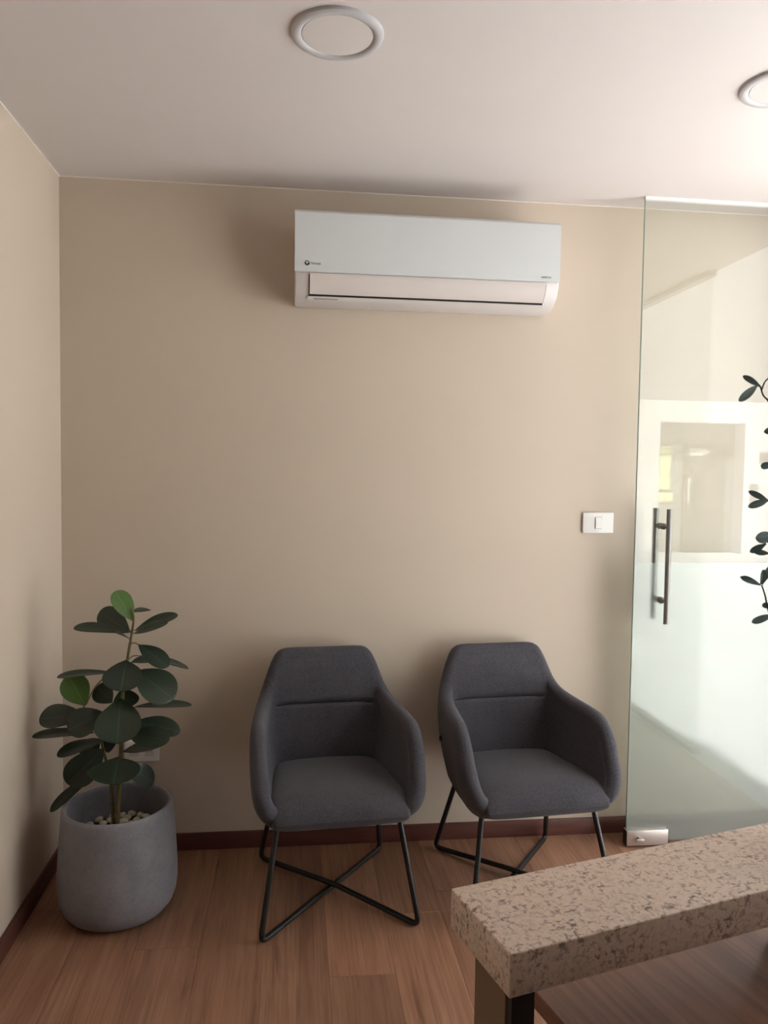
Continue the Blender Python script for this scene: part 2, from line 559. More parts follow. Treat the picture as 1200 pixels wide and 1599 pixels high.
for z in (0.972, 1.258):
    rads = [0.006, 0.006, 0.0085, 0.0105, 0.0105, 0.0085, 0.006, 0.006]
    ys = [-0.05, -0.022, -0.020, -0.014, -0.0055, -0.0055, -0.0055, -0.0055]
    link('standoff', tube_me('standoff', [(0, yy, z) for yy in (-0.05, -0.03, -0.026, -0.018, -0.0056)], [0.0065, 0.0065, 0.009, 0.0125, 0.0125], 16), 'dark_steel', handle)
    link('standoff', tube_me('standoff', [(0, yy, z) for yy in (0.0064, 0.018, 0.026, 0.03, 0.05)], [0.0125, 0.0125, 0.009, 0.0065, 0.0065], 16), 'dark_steel', handle)

st_ = empty('door_stop', (2.366, -0.072, 0))
tag(st_, 'small dark dome door stop on the floor behind the glass door', 'door stop')
link('dome', lathe_me('dome', [(0.019, 0.0003), (0.019, 0.006), (0.0175, 0.013), (0.013, 0.019), (0.007, 0.022), (0.0, 0.023)], 24), 'shop_dark', st_)
link('rubber_ring', lathe_me('rubber_ring', [(0.0192, 0.004), (0.0205, 0.005), (0.0205, 0.009), (0.0188, 0.010)], 24, False), 'black', st_)

# ------------------------------------------------------------------ outdoors beyond the glazed front
struct(box('pavement', (XR + 0.0005, -16, -0.25), (22, 8, -0.012), 'pavement'), 'pale concrete paving outside the glass front', 'pavement')
box('threshold', (XR - 0.0, -2.3, -0.05), (XR + 0.06, -0.26, 0.0), 'pavement')
struct(bpy.data.objects['threshold'], 'pale stone threshold under the glass front', 'threshold')
bld = empty('building', (8.4, -11.1, -0.012))
tag(bld, 'white building with a grey shopfront seen mirrored in the glass door', 'building')
box('wall', (-5.6, -2.5, 0), (-0.75, 0, 2.9), 'render_white', bld)
box('wall', (0.95, -2.5, 0), (8.0, 0, 2.9), 'render_white', bld)
box('lintel', (-0.75, -2.5, 2.5), (0.95, 0, 2.9), 'render_white', bld)
box('shop_back', (-0.75, -1.0, 0), (0.95, -0.35, 2.5), 'shop_grey', bld)
d = box('shop_door', (-0.1, -0.35, 0.0), (0.75, -0.30, 2.1), 'shop_dark', bld)
box('door_handle', (-0.02, -0.30, 0.95), (0.01, -0.26, 1.45), 'white_plastic', d)
box('poster', (-0.70, -0.35, 1.22), (-0.36, -0.33, 2.05), 'poster', bld)
box('poster', (-0.72, -0.35, 0.98), (-0.30, -0.33, 1.16), 'poster', bld)
me = mesh('arrow_sign', [(0.0, -0.34, 2.02), (0.25, -0.34, 2.02), (0.42, -0.34, 1.95), (0.25, -0.34, 1.88), (0.0, -0.34, 1.88),
                         (0.0, -0.29, 2.02), (0.25, -0.29, 2.02), (0.42, -0.29, 1.95), (0.25, -0.29, 1.88), (0.0, -0.29, 1.88)],
          [(0, 1, 2, 3, 4), (9, 8, 7, 6, 5)] + [(i, (i + 1) % 5, 5 + (i + 1) % 5, 5 + i) for i in range(5)])
link('arrow_sign', me, 'white_plastic', bld)
box('notice', (1.25, 0.0, 1.75), (1.75, 0.02, 1.95), 'shop_grey', bld)
box('notice', (1.08, 0.0, 0.95), (1.25, 0.02, 1.35), 'shop_grey', bld)
nb = empty('building', (14.5, -3, -0.012))
tag(nb, 'white rendered building across the paved yard', 'building')
box('wall', (0, -7.0, 0), (4, 9, 3.4), 'render_white', nb)
box('roof', (-0.2, -7.1, 3.4), (4.1, 9.1, 3.6), 'roof', nb)

# ------------------------------------------------------------------ air conditioner
ac = empty('air_conditioner', (0.846, 0, 2.06))
tag(ac, 'long white split air conditioner mounted high on the wall', 'air conditioner')
AW = 0.956
def ac_profile(off=0.0):
    pts = [(-0.002, 0.300), (-0.150, 0.300), (-0.178, 0.297), (-0.190, 0.288), (-0.192, 0.20), (-0.194, 0.088),
           (-0.192, 0.068), (-0.180, 0.044), (-0.160, 0.024), (-0.132, 0.009), (-0.100, 0.002), (-0.06, 0.0), (-0.002, 0.004)]
    return pts
def extrude_x(name, prof, x0, x1, bev=0.0):
    n = len(prof)
    v = [(x0, a, b) for a, b in prof] + [(x1, a, b) for a, b in prof]
    f = [tuple(range(n)), tuple(range(n, 2 * n))[::-1]] + [(i, (i + 1) % n, n + (i + 1) % n, n + i) for i in range(n)]
    me = mesh(name, v, f)
    if bev:
        bm = bmesh.new(); bm.from_mesh(me)
        ed = [e for e in bm.edges if len(e.link_faces) == 2 and any(len(fc.verts) > 6 for fc in e.link_faces)]
        bmesh.ops.bevel(bm, geom=ed, offset=bev, segments=3, profile=0.5, affect='EDGES')
        bm.to_mesh(me); bm.free()
    smooth(me, 35)
    return me
body = link('casing', extrude_x('casing', ac_profile(), 0, AW, 0.006), 'ac_body', ac)
# glossy front panel, a thin shell proud of the casing
fp = [(-0.1925, 0.090), (-0.2035, 0.086), (-0.2035, 0.270), (-0.199, 0.2925), (-0.188, 0.3025), (-0.172, 0.3035), (-0.1715, 0.300), (-0.187, 0.2975), (-0.1915, 0.286)]
front = link('front_panel', extrude_x('front_panel', fp, 0.0, AW, 0.0), 'gloss_white', ac)
# flap along the curved lower front
def curve_strip(name, t0, t1, off, thick, x0, x1, skew=0.0, n=10):
    base = catmull([(-0.194, 0.088), (-0.192, 0.068), (-0.180, 0.044), (-0.160, 0.024), (-0.132, 0.009), (-0.100, 0.002)], 12)
    m_ = len(base) - 1
    P, N = [], []
    for i in range(n + 1):
        s = (t0 + (t1 - t0) * i / n) * m_
        k = min(int(s), m_ - 1); fr = s - k
        p = base[k] * (1 - fr) + base[k + 1] * fr
        t = base[k + 1] - base[k]; t /= np.linalg.norm(t)
        P.append(p); N.append(np.array((t[1], -t[0])))
    if N[0][0] > 0: N = [-q for q in N]
    prof = [p + q * (off + thick) for p, q in zip(P, N)] + [p + q * off for p, q in zip(P[::-1], N[::-1])]
    return extrude_x(name, prof, x0, x1)
link('air_outlet', curve_strip('air_outlet', 0.07, 0.70, 0.0005, 0.0012, 0.050, 0.908), 'black', ac)
link('louver_flap', curve_strip('louver_flap', 0.03, 0.60, 0.001, 0.0055, 0.0535, 0.905), 'flap', ac)
link('lower_lip', curve_strip('lower_lip', 0.685, 0.80, 0.0, 0.004, 0.046, 0.912), 'ac_body', ac)
link('display_strip', curve_strip('display_strip', 0.735, 0.775, 0.0035, 0.0012, 0.068, 0.155), 'grey_plastic', ac)
lg = link('emblem', lathe_me('emblem', [(0.0085, 0), (0.0085, 0.0008), (0.0, 0.0008)], 24), 'logo_dark', front, (0.043, -0.2035, 0.116), (math.pi / 2, 0, 0))
box('emblem_mark', (0.0385, -0.2050, 0.118), (0.0475, -0.2043, 0.1205), 'white_plastic', front)
box('emblem_mark', (0.0418, -0.2050, 0.111), (0.0442, -0.2043, 0.118), 'white_plastic', front)
def text_me(name, s, size, depth):
    cu = bpy.data.curves.new(name, 'FONT')
    cu.body = s; cu.size = size; cu.extrude = depth; cu.resolution_u = 2
    o = bpy.data.objects.new(name, cu); COL.objects.link(o)
    bpy.context.view_layer.update()
    me = bpy.data.meshes.new_from_object(o.evaluated_get(bpy.context.evaluated_depsgraph_get()))
    bpy.data.objects.remove(o)
    return me
link('lettering', text_me('lettering', 'TRANE', 0.0115, 0.0004), 'logo_grey', front, (0.0545, -0.2038, 0.1115), (math.pi / 2, 0, 0))
link('lettering', text_me('lettering_small', 'INVERTER', 0.0085, 0.0004), 'logo_grey', front, (0.886, -0.2038, 0.100), (math.pi / 2, 0, 0))

# ------------------------------------------------------------------ ceiling downlights
def downlight(x, y, label):
    t = empty('downlight', (x, y, H))
    tag(t, label, 'ceiling light', 'round recessed ceiling lights')
    ring = [(0.086, -0.004), (0.088, -0.0075), (0.094, -0.0105), (0.104, -0.0105), (0.110, -0.007), (0.112, -0.001), (0.112, -0.0003), (0.084, -0.0003)]
    link('trim_ring', lathe_me('trim_ring', ring, 56, False), 'light_ring', t)
    link('diffuser', lathe_me('diffuser', [(0.0865, -0.002), (0.085, -0.0065), (0.06, -0.0075), (0.0, -0.008)], 56, False), 'diffuser', t)
downlight(0.947, -1.036, 'round white ceiling light above the air conditioner, switched off')
downlight(2.150, -0.955, 'round white ceiling light above the glass door, cut by the picture edge')

# ------------------------------------------------------------------ switch and socket
sw = empty('light_switch', (2.0515, 0, 1.2625))
tag(sw, 'white single light switch plate on the wall beside the glass door', 'light switch')
box('plate', (-0.0635, -0.010, -0.041), (0.0635, -0.0003, 0.041), 'white_plastic', sw, 0.003)
box('recess', (-0.014, -0.0108, -0.0235), (0.014, -0.0101, 0.0235), 'grey_plastic', sw)
rk = mesh('rocker', [(-0.0125, -0.0109, -0.022), (0.0125, -0.0109, -0.022), (0.0125, -0.0109, 0.022), (-0.0125, -0.0109, 0.022),
                     (-0.0125, -0.0165, -0.022), (0.0125, -0.0165, -0.022), (0.0125, -0.0125, 0.022), (-0.0125, -0.0125, 0.022)],
          [(0, 1, 2, 3), (4, 7, 6, 5), (0, 4, 5, 1), (2, 6, 7, 3), (0, 3, 7, 4), (1, 5, 6, 2)])
link('rocker', rk, 'white_plastic', sw)
so = empty('wall_socket', (0.287, 0, 0.390))
tag(so, 'white wall socket plate low on the wall behind the plant', 'socket')
box('plate', (-0.0635, -0.010, -0.040), (0.0635, -0.0003, 0.040), 'white_plastic', so, 0.003)
for sx in (-0.028, 0.028):
    s_ = box('outlet', (sx - 0.017, -0.0112, -0.020), (sx + 0.017, -0.0101, 0.020), 'ac_body', so)
    for q in (-0.006, 0.006):
        box('slot', (sx + q - 0.001, -0.0118, -0.004), (sx + q + 0.001, -0.0113, 0.006), 'black', s_)

# ------------------------------------------------------------------ chairs
ST = [  # right half of the shell: bottom, middle, top of the centre surface
    ((0.000, 0.165, 0.355), (0.000, 0.212, 0.575), (0.000, 0.250, 0.772)),
    ((0.070, 0.164, 0.355), (0.075, 0.211, 0.575), (0.072, 0.250, 0.772)),
    ((0.120, 0.162, 0.355), (0.132, 0.209, 0.575), (0.122, 0.249, 0.772)),
    ((0.152, 0.158, 0.355), (0.168, 0.203, 0.572), (0.152, 0.247, 0.766)),
    ((0.172, 0.150, 0.355), (0.192, 0.194, 0.562), (0.171, 0.240, 0.736)),
    ((0.188, 0.136, 0.355), (0.210, 0.178, 0.545), (0.189, 0.228, 0.690)),
    ((0.198, 0.112, 0.355), (0.223, 0.150, 0.525), (0.207, 0.205, 0.645)),
    ((0.203, 0.076, 0.355), (0.232, 0.106, 0.505), (0.222, 0.158, 0.617)),
    ((0.206, 0.020, 0.352), (0.240, 0.030, 0.490), (0.236, 0.070, 0.606)),
    ((0.208, -0.045, 0.350), (0.246, -0.050, 0.480), (0.248, -0.040, 0.602)),
    ((0.208, -0.100, 0.350), (0.248, -0.115, 0.468), (0.254, -0.115, 0.594)),
    ((0.208, -0.140, 0.350), (0.248, -0.160, 0.448), (0.255, -0.170, 0.556)),
    ((0.206, -0.178, 0.352), (0.245, -0.200, 0.422), (0.252, -0.212, 0.494)),
    ((0.198, -0.212, 0.356), (0.236, -0.234, 0.402), (0.244, -0.245, 0.440)),
    ((0.180, -0.228, 0.362), (0.213, -0.247, 0.384), (0.221, -0.254, 0.398)),
    ((0.148, -0.215, 0.362), (0.168, -0.226, 0.368), (0.174, -0.230, 0.373)),
]
def make_shell():
    full = [tuple((-p[0], p[1], p[2]) for p in s) for s in ST[:0:-1]] + ST
    K = 4
    rows = [catmull([s[j] for s in full], K) for j in range(3)]
    nu = len(rows[0])
    nv = 70
    C = np.zeros((nu, nv + 1, 3))
    for i in range(nu):
        B, Mi, T = rows[0][i], rows[1][i], rows[2][i]
        for j in range(nv + 1):
            t = j / nv
            C[i, j] = B * (1 - t) * (1 - 2 * t) + Mi * 4 * t * (1 - t) + T * t * (2 * t - 1)
    du = np.gradient(C, axis=0); dv = np.gradient(C, axis=1)
    N = np.cross(dv, du); N /= np.linalg.norm(N, axis=2, keepdims=True)
    if N[nu // 2, nv // 2, 1] < 0: N = -N           # outward
    Vt = dv / np.linalg.norm(dv, axis=2, keepdims=True)
    Ut = du / np.linalg.norm(du, axis=2, keepdims=True)
    for _ in range(6):                              # even out the normals along the rim
        Q = N.copy(); Q[1:-1] = (N[:-2] + 2 * N[1:-1] + N[2:]) / 4
        N = Q / np.linalg.norm(Q, axis=2, keepdims=True)
    Tt = np.gradient(C[:, nv], axis=0)
    Wt = np.cross(N[:, nv], Tt); Wt /= np.linalg.norm(Wt, axis=1, keepdims=True)
    for i in range(nu):
        if Wt[i].dot(Vt[i, nv]) < 0: Wt[i] = -Wt[i]
    T0 = 0.052
    secs = []
    na = 8
    def section(i, off, ts):
        o = T0 / 2 * ts
        loop = []
        for j in range(nv + 1):
            loop.append(C[i, j] + off + N[i, j] * o)
        for a in range(1, na):
            th = math.pi * a / na
            loop.append(C[i, nv] + off + N[i, nv] * o * math.cos(th) + Wt[i] * o * math.sin(th))
        for j in range(nv, -1, -1):
            p = C[i, j]
            x, z = p[0], p[2]
            wgt = max(0.0, min(1.0, (0.200 - abs(x)) / 0.03)) if p[1] > 0.1 else 0.0
            wgt = wgt * wgt * (3 - 2 * wgt)
            zs = 0.598
            g = -0.008 * math.exp(-((z - zs) / 0.0055) ** 2) * wgt
            up = 0.005 * max(0.0, min(1.0, (z - zs) / 0.02)) * wgt * max(0.0, min(1.0, (0.17 - abs(x)) / 0.06)) * max(0.0, min(1.0, (0.775 - z) / 0.05))
            loop.append(p + off - N[i, j] * (o + (g + up) * ts))
        for a in range(1, na):
            th = math.pi * a / na
            loop.append(C[i, 0] + off - N[i, 0] * o * math.cos(th) - Vt[i, 0] * o * math.sin(th))
        return loop
    caps = [(math.sin(a), math.cos(a)) for a in (1.45, 1.1, 0.75, 0.4)]
    for s, c in caps: secs.append(section(0, -Ut[0, nv // 2] * T0 / 2 * s, c))
    for i in range(nu): secs.append(section(i, np.zeros(3), 1.0))
    for s, c in caps[::-1]: secs.append(section(nu - 1, Ut[-1, nv // 2] * T0 / 2 * s, c))
    m_ = len(secs[0])
    v = [p for s in secs for p in s]
    f = []
    for i in range(len(secs) - 1):
        for k in range(m_):
            k2 = (k + 1) % m_
            f.append((i * m_ + k, i * m_ + k2, (i + 1) * m_ + k2, (i + 1) * m_ + k))
    f.append(tuple(range(m_))); f.append(tuple(range((len(secs) - 1) * m_, len(secs) * m_))[::-1])
    me = mesh('shell', v, f, 70)
    # seam path on the inner face
    path = []
    for i in range(nu):
        if C[i, nv // 2, 1] > 0.1:
            j = int(np.argmin(np.abs(C[i, :, 2] - 0.598)))
            if abs(C[i, j, 2] - 0.598) < 0.006 and abs(C[i, j, 0]) < 0.197:
                path.append(C[i, j] - N[i, j] * (T0 / 2 - 0.0055))
    return me, path

def make_seat():
    ny, ns = 40, 48
    v, f = [], []
    secs = []
    for i in range(ny + 1):
        t = i / ny
        # from the back to the rounded front
        y = 0.15 - 0.445 * t
        fr = max(0.0, (t - 0.74) / 0.26)
        sh = math.sqrt(max(0.0, 1 - fr ** 2.4))
        bk = max(0.0, (0.06 - t) / 0.06)
        sh *= math.sqrt(max(0.02, 1 - bk ** 2))
        hw = 0.188 + 0.040 * min(1, t / 0.75)
        hw = hw * (1 - 0.10 * fr ** 3)
        zt = 0.412 + 0.020 * math.sin(min(1, t / 0.8) * math.pi * 0.5)
        zb = 0.334 - 0.003 * t
        mid = zb + (zt - zb) * 0.45
        hz_t, hz_b = (zt - mid) * max(sh, 0.02), (mid - zb) * max(sh, 0.02)
        loop = []
        for k in range(ns):
            a = 2 * math.pi * k / ns
            c, s = math.cos(a), math.sin(a)
            e = 0.28
            x = hw * math.copysign(abs(c) ** e, c)
            q = math.copysign(abs(s) ** 0.55, s)
            z = mid + (hz_t if q > 0 else hz_b) * q
            if q > 0: z += 0.010 * (1 - (x / hw) ** 2) * sh * q
            loop.append((x, y, z))
        secs.append(loop)
    m_ = ns
    v = [p for s in secs for p in s]
    for i in range(ny):
        for k in range(m_):
            k2 = (k + 1) % m_
            f.append((i * m_ + k, i * m_ + k2, (i + 1) * m_ + k2, (i + 1) * m_ + k))
    f.append(tuple(range(m_))); f.append(tuple(range(ny * m_, (ny + 1) * m_))[::-1])
    return mesh('seat', v, f, 75)

def make_chair(loc, rz, label):
    t = empty('armchair', loc, rz)
    tag(t, label, 'chair', 'upholstered armchairs against the wall')
    me, path = make_shell()
    sh = link('backrest_shell', me, 'fabric', t)
    link('seam', tube_me('seam', path, 0.0028, 6), 'seam', sh)
    link('seat', make_seat(), 'fabric', t)
    R_ = 0.0092
    def rod(sx, lift):
        pts = [(sx * 0.195, -0.195, 0.345), (sx * 0.250, -0.275, R_), (sx * 0.02, -0.02, R_ + lift), (-sx * 0.02, 0.02, R_ + lift), (-sx * 0.228, 0.252, R_), (-sx * 0.175, 0.125, 0.352)]
        return link('leg_rod', tube_me('leg_rod', fillet(pts, 0.032), R_, 12), 'black_metal', t)
    rod(-1, 0.0); rod(1, 0.017)
    for sx in (-1, 1):
        box('mount_plate', (sx * 0.19 - 0.02, -0.21, 0.330), (sx * 0.19 + 0.02, 0.14, 0.338), 'black_metal', t)
    return t
c1 = make_chair((0.985, -0.337, 0), math.radians(5), 'dark grey fabric armchair standing nearer to the potted plant')
c2 = copy_tree(c1)
c2.location = (1.650, -0.312, 0)
c2.rotation_euler = (0, 0, math.radians(5))
for ch in c2.children:
    if ch.name.startswith('backrest_shell'):
        box('fabric_tag', (-0.276, 0.045, 0.500), (-0.262, 0.049, 0.518), 'black', ch)
c2['label'] = 'dark grey fabric armchair standing next to the glass door'

# ------------------------------------------------------------------ planter with pebbles
PX, PY = 0.285, -0.385
pot = empty('planter', (PX, PY, 0))
tag(pot, 'rounded grey concrete planter in the room corner', 'planter')
prof = [(0.118, 0.0), (0.138, 0.003), (0.158, 0.014), (0.174, 0.034), (0.184, 0.062), (0.1885, 0.095), (0.1885, 0.14), (0.186, 0.19), (0.182, 0.25), (0.1775, 0.31), (0.1745, 0.345),
        (0.1725, 0.354), (0.168, 0.358), (0.1625, 0.357), (0.1585, 0.352), (0.1575, 0.34), (0.160, 0.30), (0.163, 0.25), (0.163, 0.20)]
link('pot', lathe_me('pot', prof, 72), 'concrete', pot)
link('soil', lathe_me('soil', [(0.1625, 0.205), (0.1620, 0.238), (0.08, 0.245), (0.0, 0.247)], 40), 'soil', pot)
pm = []
for k in range(4):
    bm = bmesh.new()
    bmesh.ops.create_icosphere(bm, subdivisions=2, radius=1.0)
    rr = random.Random(k)
    sc = (0.0135 + rr.random() * 0.004, 0.011 + rr.random() * 0.003, 0.0085 + rr.random() * 0.002)
    for v in bm.verts:
        n_ = 1 + 0.10 * math.sin(3 * v.co.x + k) * math.cos(2.5 * v.co.y + 2 * k)
        v.co = Vector((v.co.x * sc[0] * n_, v.co.y * sc[1] * n_, v.co.z * sc[2] * n_))
    me = bpy.data.meshes.new('pebble'); bm.to_mesh(me); bm.free(); smooth(me)
    me.materials.append(M['pebble']); pm.append(me)
placed = []
rr = random.Random(11)
tries = 0
while len(placed) < 62 and tries < 6000:
    tries += 1
    a = rr.random() * 2 * math.pi; r = 0.140 * math.sqrt(rr.random())
    x, y = r * math.cos(a), r * math.sin(a)
    if math.hypot(x - 0.0, y) < 0.026 or math.hypot(x + 0.02, y - 0.015) < 0.026: continue
    if any(math.hypot(x - p[0], y - p[1]) < 0.0285 for p in placed): continue
    placed.append((x, y))
for k, (x, y) in enumerate(placed):
    o = link('pebble', pm[k % 4], None, None, (PX + x, PY + y, 0.2545 + 0.0015 * (k % 3)), (rr.uniform(-.2, .2), rr.uniform(-.2, .2), rr.random() * 6))
    tag(o, 'cream pebble lying on the soil in the grey planter', 'pebble', 'cream pebbles in the planter')

# ------------------------------------------------------------------ rubber plant
def leaf_me(name, L, W, cup=0.12, bend=0.18, shape=1.0, nu=12, nv=6):
    """leaf along +Y, normal +Z, obovate, with a folded midrib and drooping tip"""
    v, f, uv = [], [], []
    for i in range(nu + 1):
        t = 1 - (1 - i / nu) ** 1.7
        wdt = W / 2 * (t ** 0.9 * (1 - t) ** 0.52) / 0.4325 if 0 < t < 1 else 0.0
        wdt = max(wdt, 0.0012)
        y = L * t
        zc = -bend * L * t * t
        for j in range(-nv // 2, nv // 2 + 1):
            s = j / (nv / 2)
            x = wdt * s
            z = zc + cup * abs(x) + 0.012 * W * math.sin(7 * t + 2 * s)
            v.append((x, y, z)); uv.append((s, t))
    m_ = nv + 1
    for i in range(nu):
        for k in range(m_ - 1):
            f.append((i * m_ + k, i * m_ + k + 1, (i + 1) * m_ + k + 1, (i + 1) * m_ + k))
    # real thickness: a second skin below
    n0 = len(v); th = 0.0010
    v += [(x, y, z - th) for (x, y, z) in v]; uv += uv[:n0]
    f += [tuple(n0 + q for q in g[::-1]) for g in f]
    rim = [k for k in range(m_)] + [i * m_ + m_ - 1 for i in range(1, nu + 1)] + [nu * m_ + k for k in range(m_ - 2, -1, -1)] + [i * m_ for i in range(nu - 1, 0, -1)]
    for a, b in zip(rim, rim[1:] + rim[:1]): f.append((a, n0 + a, n0 + b, b))
    me = bpy.data.meshes.new(name)
    me.from_pydata(v, [], f); me.update()
    ul = me.uv_layers.new(name='UVMap')
    for lp in me.loops: ul.data[lp.index].uv = uv[lp.vertex_index]
    smooth(me, 60)
    return me
def place_leaf(base, tip, W, nrm, parent, mat, org, bend=0.12, cup=0.14, name='leaf', shape=1.0):
    b, t = Vector(base), Vector(tip)
    d = t - b
    L = d.length
    d.normalize()
    n = Vector(nrm); n = (n - d * n.dot(d)).normalized()
    x = d.cross(n)
    # the tip droops along -n, so aim a little above it
    aim = (t + n * bend * L - b).normalized()
    n2 = (n - aim * n.dot(aim)).normalized()
    x = aim.cross(n2)
    o = link(name, leaf_me(name, L, W, cup, bend, shape), mat, parent)
    R3 = Matrix((x, aim, n2)).transposed().to_4x4()
    o.matrix_local = Matrix.Translation(b - Vector(org)) @ R3
    return o
LEAVES=[
((0.331, -0.38, 0.957), (0.275, -0.36, 1.046), 0.066, (0.5, -0.8, 0.4)),
((0.328, -0.37, 0.982), (0.375, -0.33, 0.983), 0.045, (0, -0.15, 1)),
((0.321, -0.37, 0.916), (0.218, -0.32, 0.973), 0.075, (-0.3, -0.9, 0.5)),
((0.319, -0.39, 0.92), (0.164, -0.41, 0.94), 0.06, (0, -0.35, 1)),
((0.329, -0.39, 0.894), (0.292, -0.43, 0.927), 0.04, (-0.2, -0.5, 1)),
((0.335, -0.39, 0.916), (0.446, -0.44, 0.957), 0.055, (0, -0.55, 1)),
((0.335, -0.37, 0.922), (0.462, -0.34, 0.965), 0.055, (0, -0.5, 1)),
((0.351, -0.39, 0.88), (0.447, -0.43, 0.818), 0.062, (0.4, -0.75, 0.6)),
((0.347, -0.37, 0.839), (0.495, -0.33, 0.786), 0.045, (0, -0.25, 1)),
((0.326, -0.38, 0.819), (0.385, -0.33, 0.816), 0.04, (0, -0.5, 1)),
((0.316, -0.4, 0.832), (0.316, -0.48, 0.757), 0.118, (0.05, -0.9, 0.5)),
((0.341, -0.4, 0.797), (0.462, -0.43, 0.715), 0.112, (0.45, -0.8, 0.5)),
((0.266, -0.38, 0.787), (0.112, -0.41, 0.783), 0.05, (0, -0.2, 1)),
((0.182, -0.38, 0.679), (0.134, -0.39, 0.777), 0.085, (0.2, -0.9, 0.1)),
((0.177, -0.38, 0.646), (0.051, -0.4, 0.644), 0.095, (0, -0.62, 1)),
((0.259, -0.35, 0.678), (0.209, -0.33, 0.727), 0.07, (-0.2, -0.9, 0.3)),
((0.301, -0.41, 0.709), (0.306, -0.49, 0.597), 0.138, (0, -0.9, 0.4)),
((0.243, -0.39, 0.658), (0.147, -0.43, 0.617), 0.1, (-0.2, -0.8, 0.6)),
((0.33, -0.37, 0.668), (0.506, -0.35, 0.665), 0.045, (0, -0.25, 1)),
((0.327, -0.37, 0.616), (0.47, -0.35, 0.578), 0.075, (0.1, -0.6, 0.9)),
((0.32, -0.4, 0.587), (0.452, -0.46, 0.584), 0.075, (0.1, -0.75, 0.8)),
((0.298, -0.39, 0.527), (0.431, -0.43, 0.562), 0.06, (0, -0.4, 1)),
((0.208, -0.38, 0.589), (0.032, -0.4, 0.589), 0.05, (0, -0.3, 1)),
((0.237, -0.38, 0.562), (0.108, -0.41, 0.531), 0.062, (0, -0.4, 1)),
((0.242, -0.39, 0.539), (0.14, -0.42, 0.444), 0.095, (-0.3, -0.7, -0.3)),
((0.29, -0.4, 0.513), (0.294, -0.49, 0.463), 0.15, (0, -0.8, 0.7)),
((0.299, -0.36, 0.465), (0.383, -0.32, 0.398), 0.075, (0.2, -0.6, 0.7)),
((0.208, -0.38, 0.449), (0.076, -0.38, 0.339), 0.045, (-0.4, -0.6, 0.7)),
((0.291, -0.35, 0.725), (0.308, -0.34, 0.661), 0.08, (0.1, -0.9, 0.3)),
((0.22, -0.35, 0.558), (0.161, -0.32, 0.481), 0.08, (-0.2, -0.8, 0.4)),
((0.284, -0.35, 0.577), (0.225, -0.32, 0.524), 0.07, (-0.2, -0.8, 0.5)),
]
STEM1=[[0.28, -0.38, 0.279], [0.29, -0.38, 0.453], [0.294, -0.38, 0.554], [0.297, -0.38, 0.687], [0.314, -0.38, 0.826], [0.327, -0.38, 0.905], [0.335, -0.38, 0.964], [0.327, -0.38, 0.997]]
STEM2=[[0.265, -0.37, 0.275], [0.259, -0.37, 0.417], [0.237, -0.37, 0.518], [0.221, -0.38, 0.602], [0.184, -0.38, 0.656], [0.174, -0.38, 0.689]]
BRANCH=[[0.184, -0.38, 0.682], [0.209, -0.38, 0.735], [0.238, -0.38, 0.767]]
TWIG=[
((1.547, -1.85, 1.585), (1.519, -1.85, 1.6), 0.01),
((1.542, -1.85, 1.587), (1.502, -1.87, 1.561), 0.013),
((1.5815, -1.85, 1.523), (1.556, -1.85, 1.518), 0.012),
((1.573, -1.85, 1.47), (1.559, -1.84, 1.465), 0.012),
((1.568, -1.85, 1.413), (1.535, -1.85, 1.428), 0.01),
((1.567, -1.85, 1.415), (1.529, -1.86, 1.405), 0.012),
((1.576, -1.85, 1.36), (1.543, -1.86, 1.359), 0.02),
((1.566, -1.85, 1.349), (1.547, -1.84, 1.335), 0.011),
((1.571, -1.85, 1.334), (1.547, -1.85, 1.337), 0.01),
((1.559, -1.85, 1.286), (1.527, -1.85, 1.298), 0.011),
((1.56, -1.85, 1.287), (1.564, -1.85, 1.309), 0.01),
((1.562, -1.85, 1.287), (1.579, -1.84, 1.312), 0.01),
((1.576, -1.85, 1.253), (1.564, -1.85, 1.256), 0.01),
((1.58, -1.85, 1.24), (1.542, -1.86, 1.231), 0.012),
]

pl_org = (0.280, -0.380, 0.2485)
plant = empty('rubber_plant', pl_org)
tag(plant, 'leafy dark green rubber plant growing in the grey planter', 'plant')
rel = lambda P: [(p[0] - pl_org[0], p[1] - pl_org[1], p[2] - pl_org[2]) for p in P]
s1 = catmull(rel([[0.279, -0.38, 0.2485]] + STEM1), 5)
link('stem', tube_me('stem', s1, [0.0085 - 0.006 * i / (len(s1) - 1) for i in range(len(s1))], 10), 'stem', plant)
s2 = catmull(rel([[0.266, -0.37, 0.2485]] + STEM2), 5)
link('stem', tube_me('stem', s2, [0.0065 - 0.004 * i / (len(s2) - 1) for i in range(len(s2))], 10), 'stem', plant)
link('branch', tube_me('branch', catmull(rel(BRANCH), 5), 0.0022, 8), 'stem', plant)
allstem = [np.array(p) for p in s1 + s2]
for k, (b, t, W, n) in enumerate(LEAVES):
    mat = 'leaf_young' if k in (0, 13) else 'leaf'
    lf = place_leaf(b, tuple(p + 0.05 * (q - p) if True else q for p, q in zip(t, [2 * u - w_ for u, w_ in zip(t, b)])), W * 1.16, n, plant, mat, pl_org, bend=0.06 if k in (0, 13) else 0.12, shape=1.15)
    # petiole from the nearest point of a stem
    bb = np.array(b) - np.array(pl_org)
    near = min((p for p in allstem if p[2] <= bb[2] + 0.005), key=lambda p: np.linalg.norm(p - bb))
    if np.linalg.norm(near - bb) > 0.004:
        mid = (near + bb) / 2 + np.array((0, 0, 0.006))
        link('petiole', tube_me('petiole', catmull([near, mid, bb], 4), 0.0017, 6), 'stem', plant)

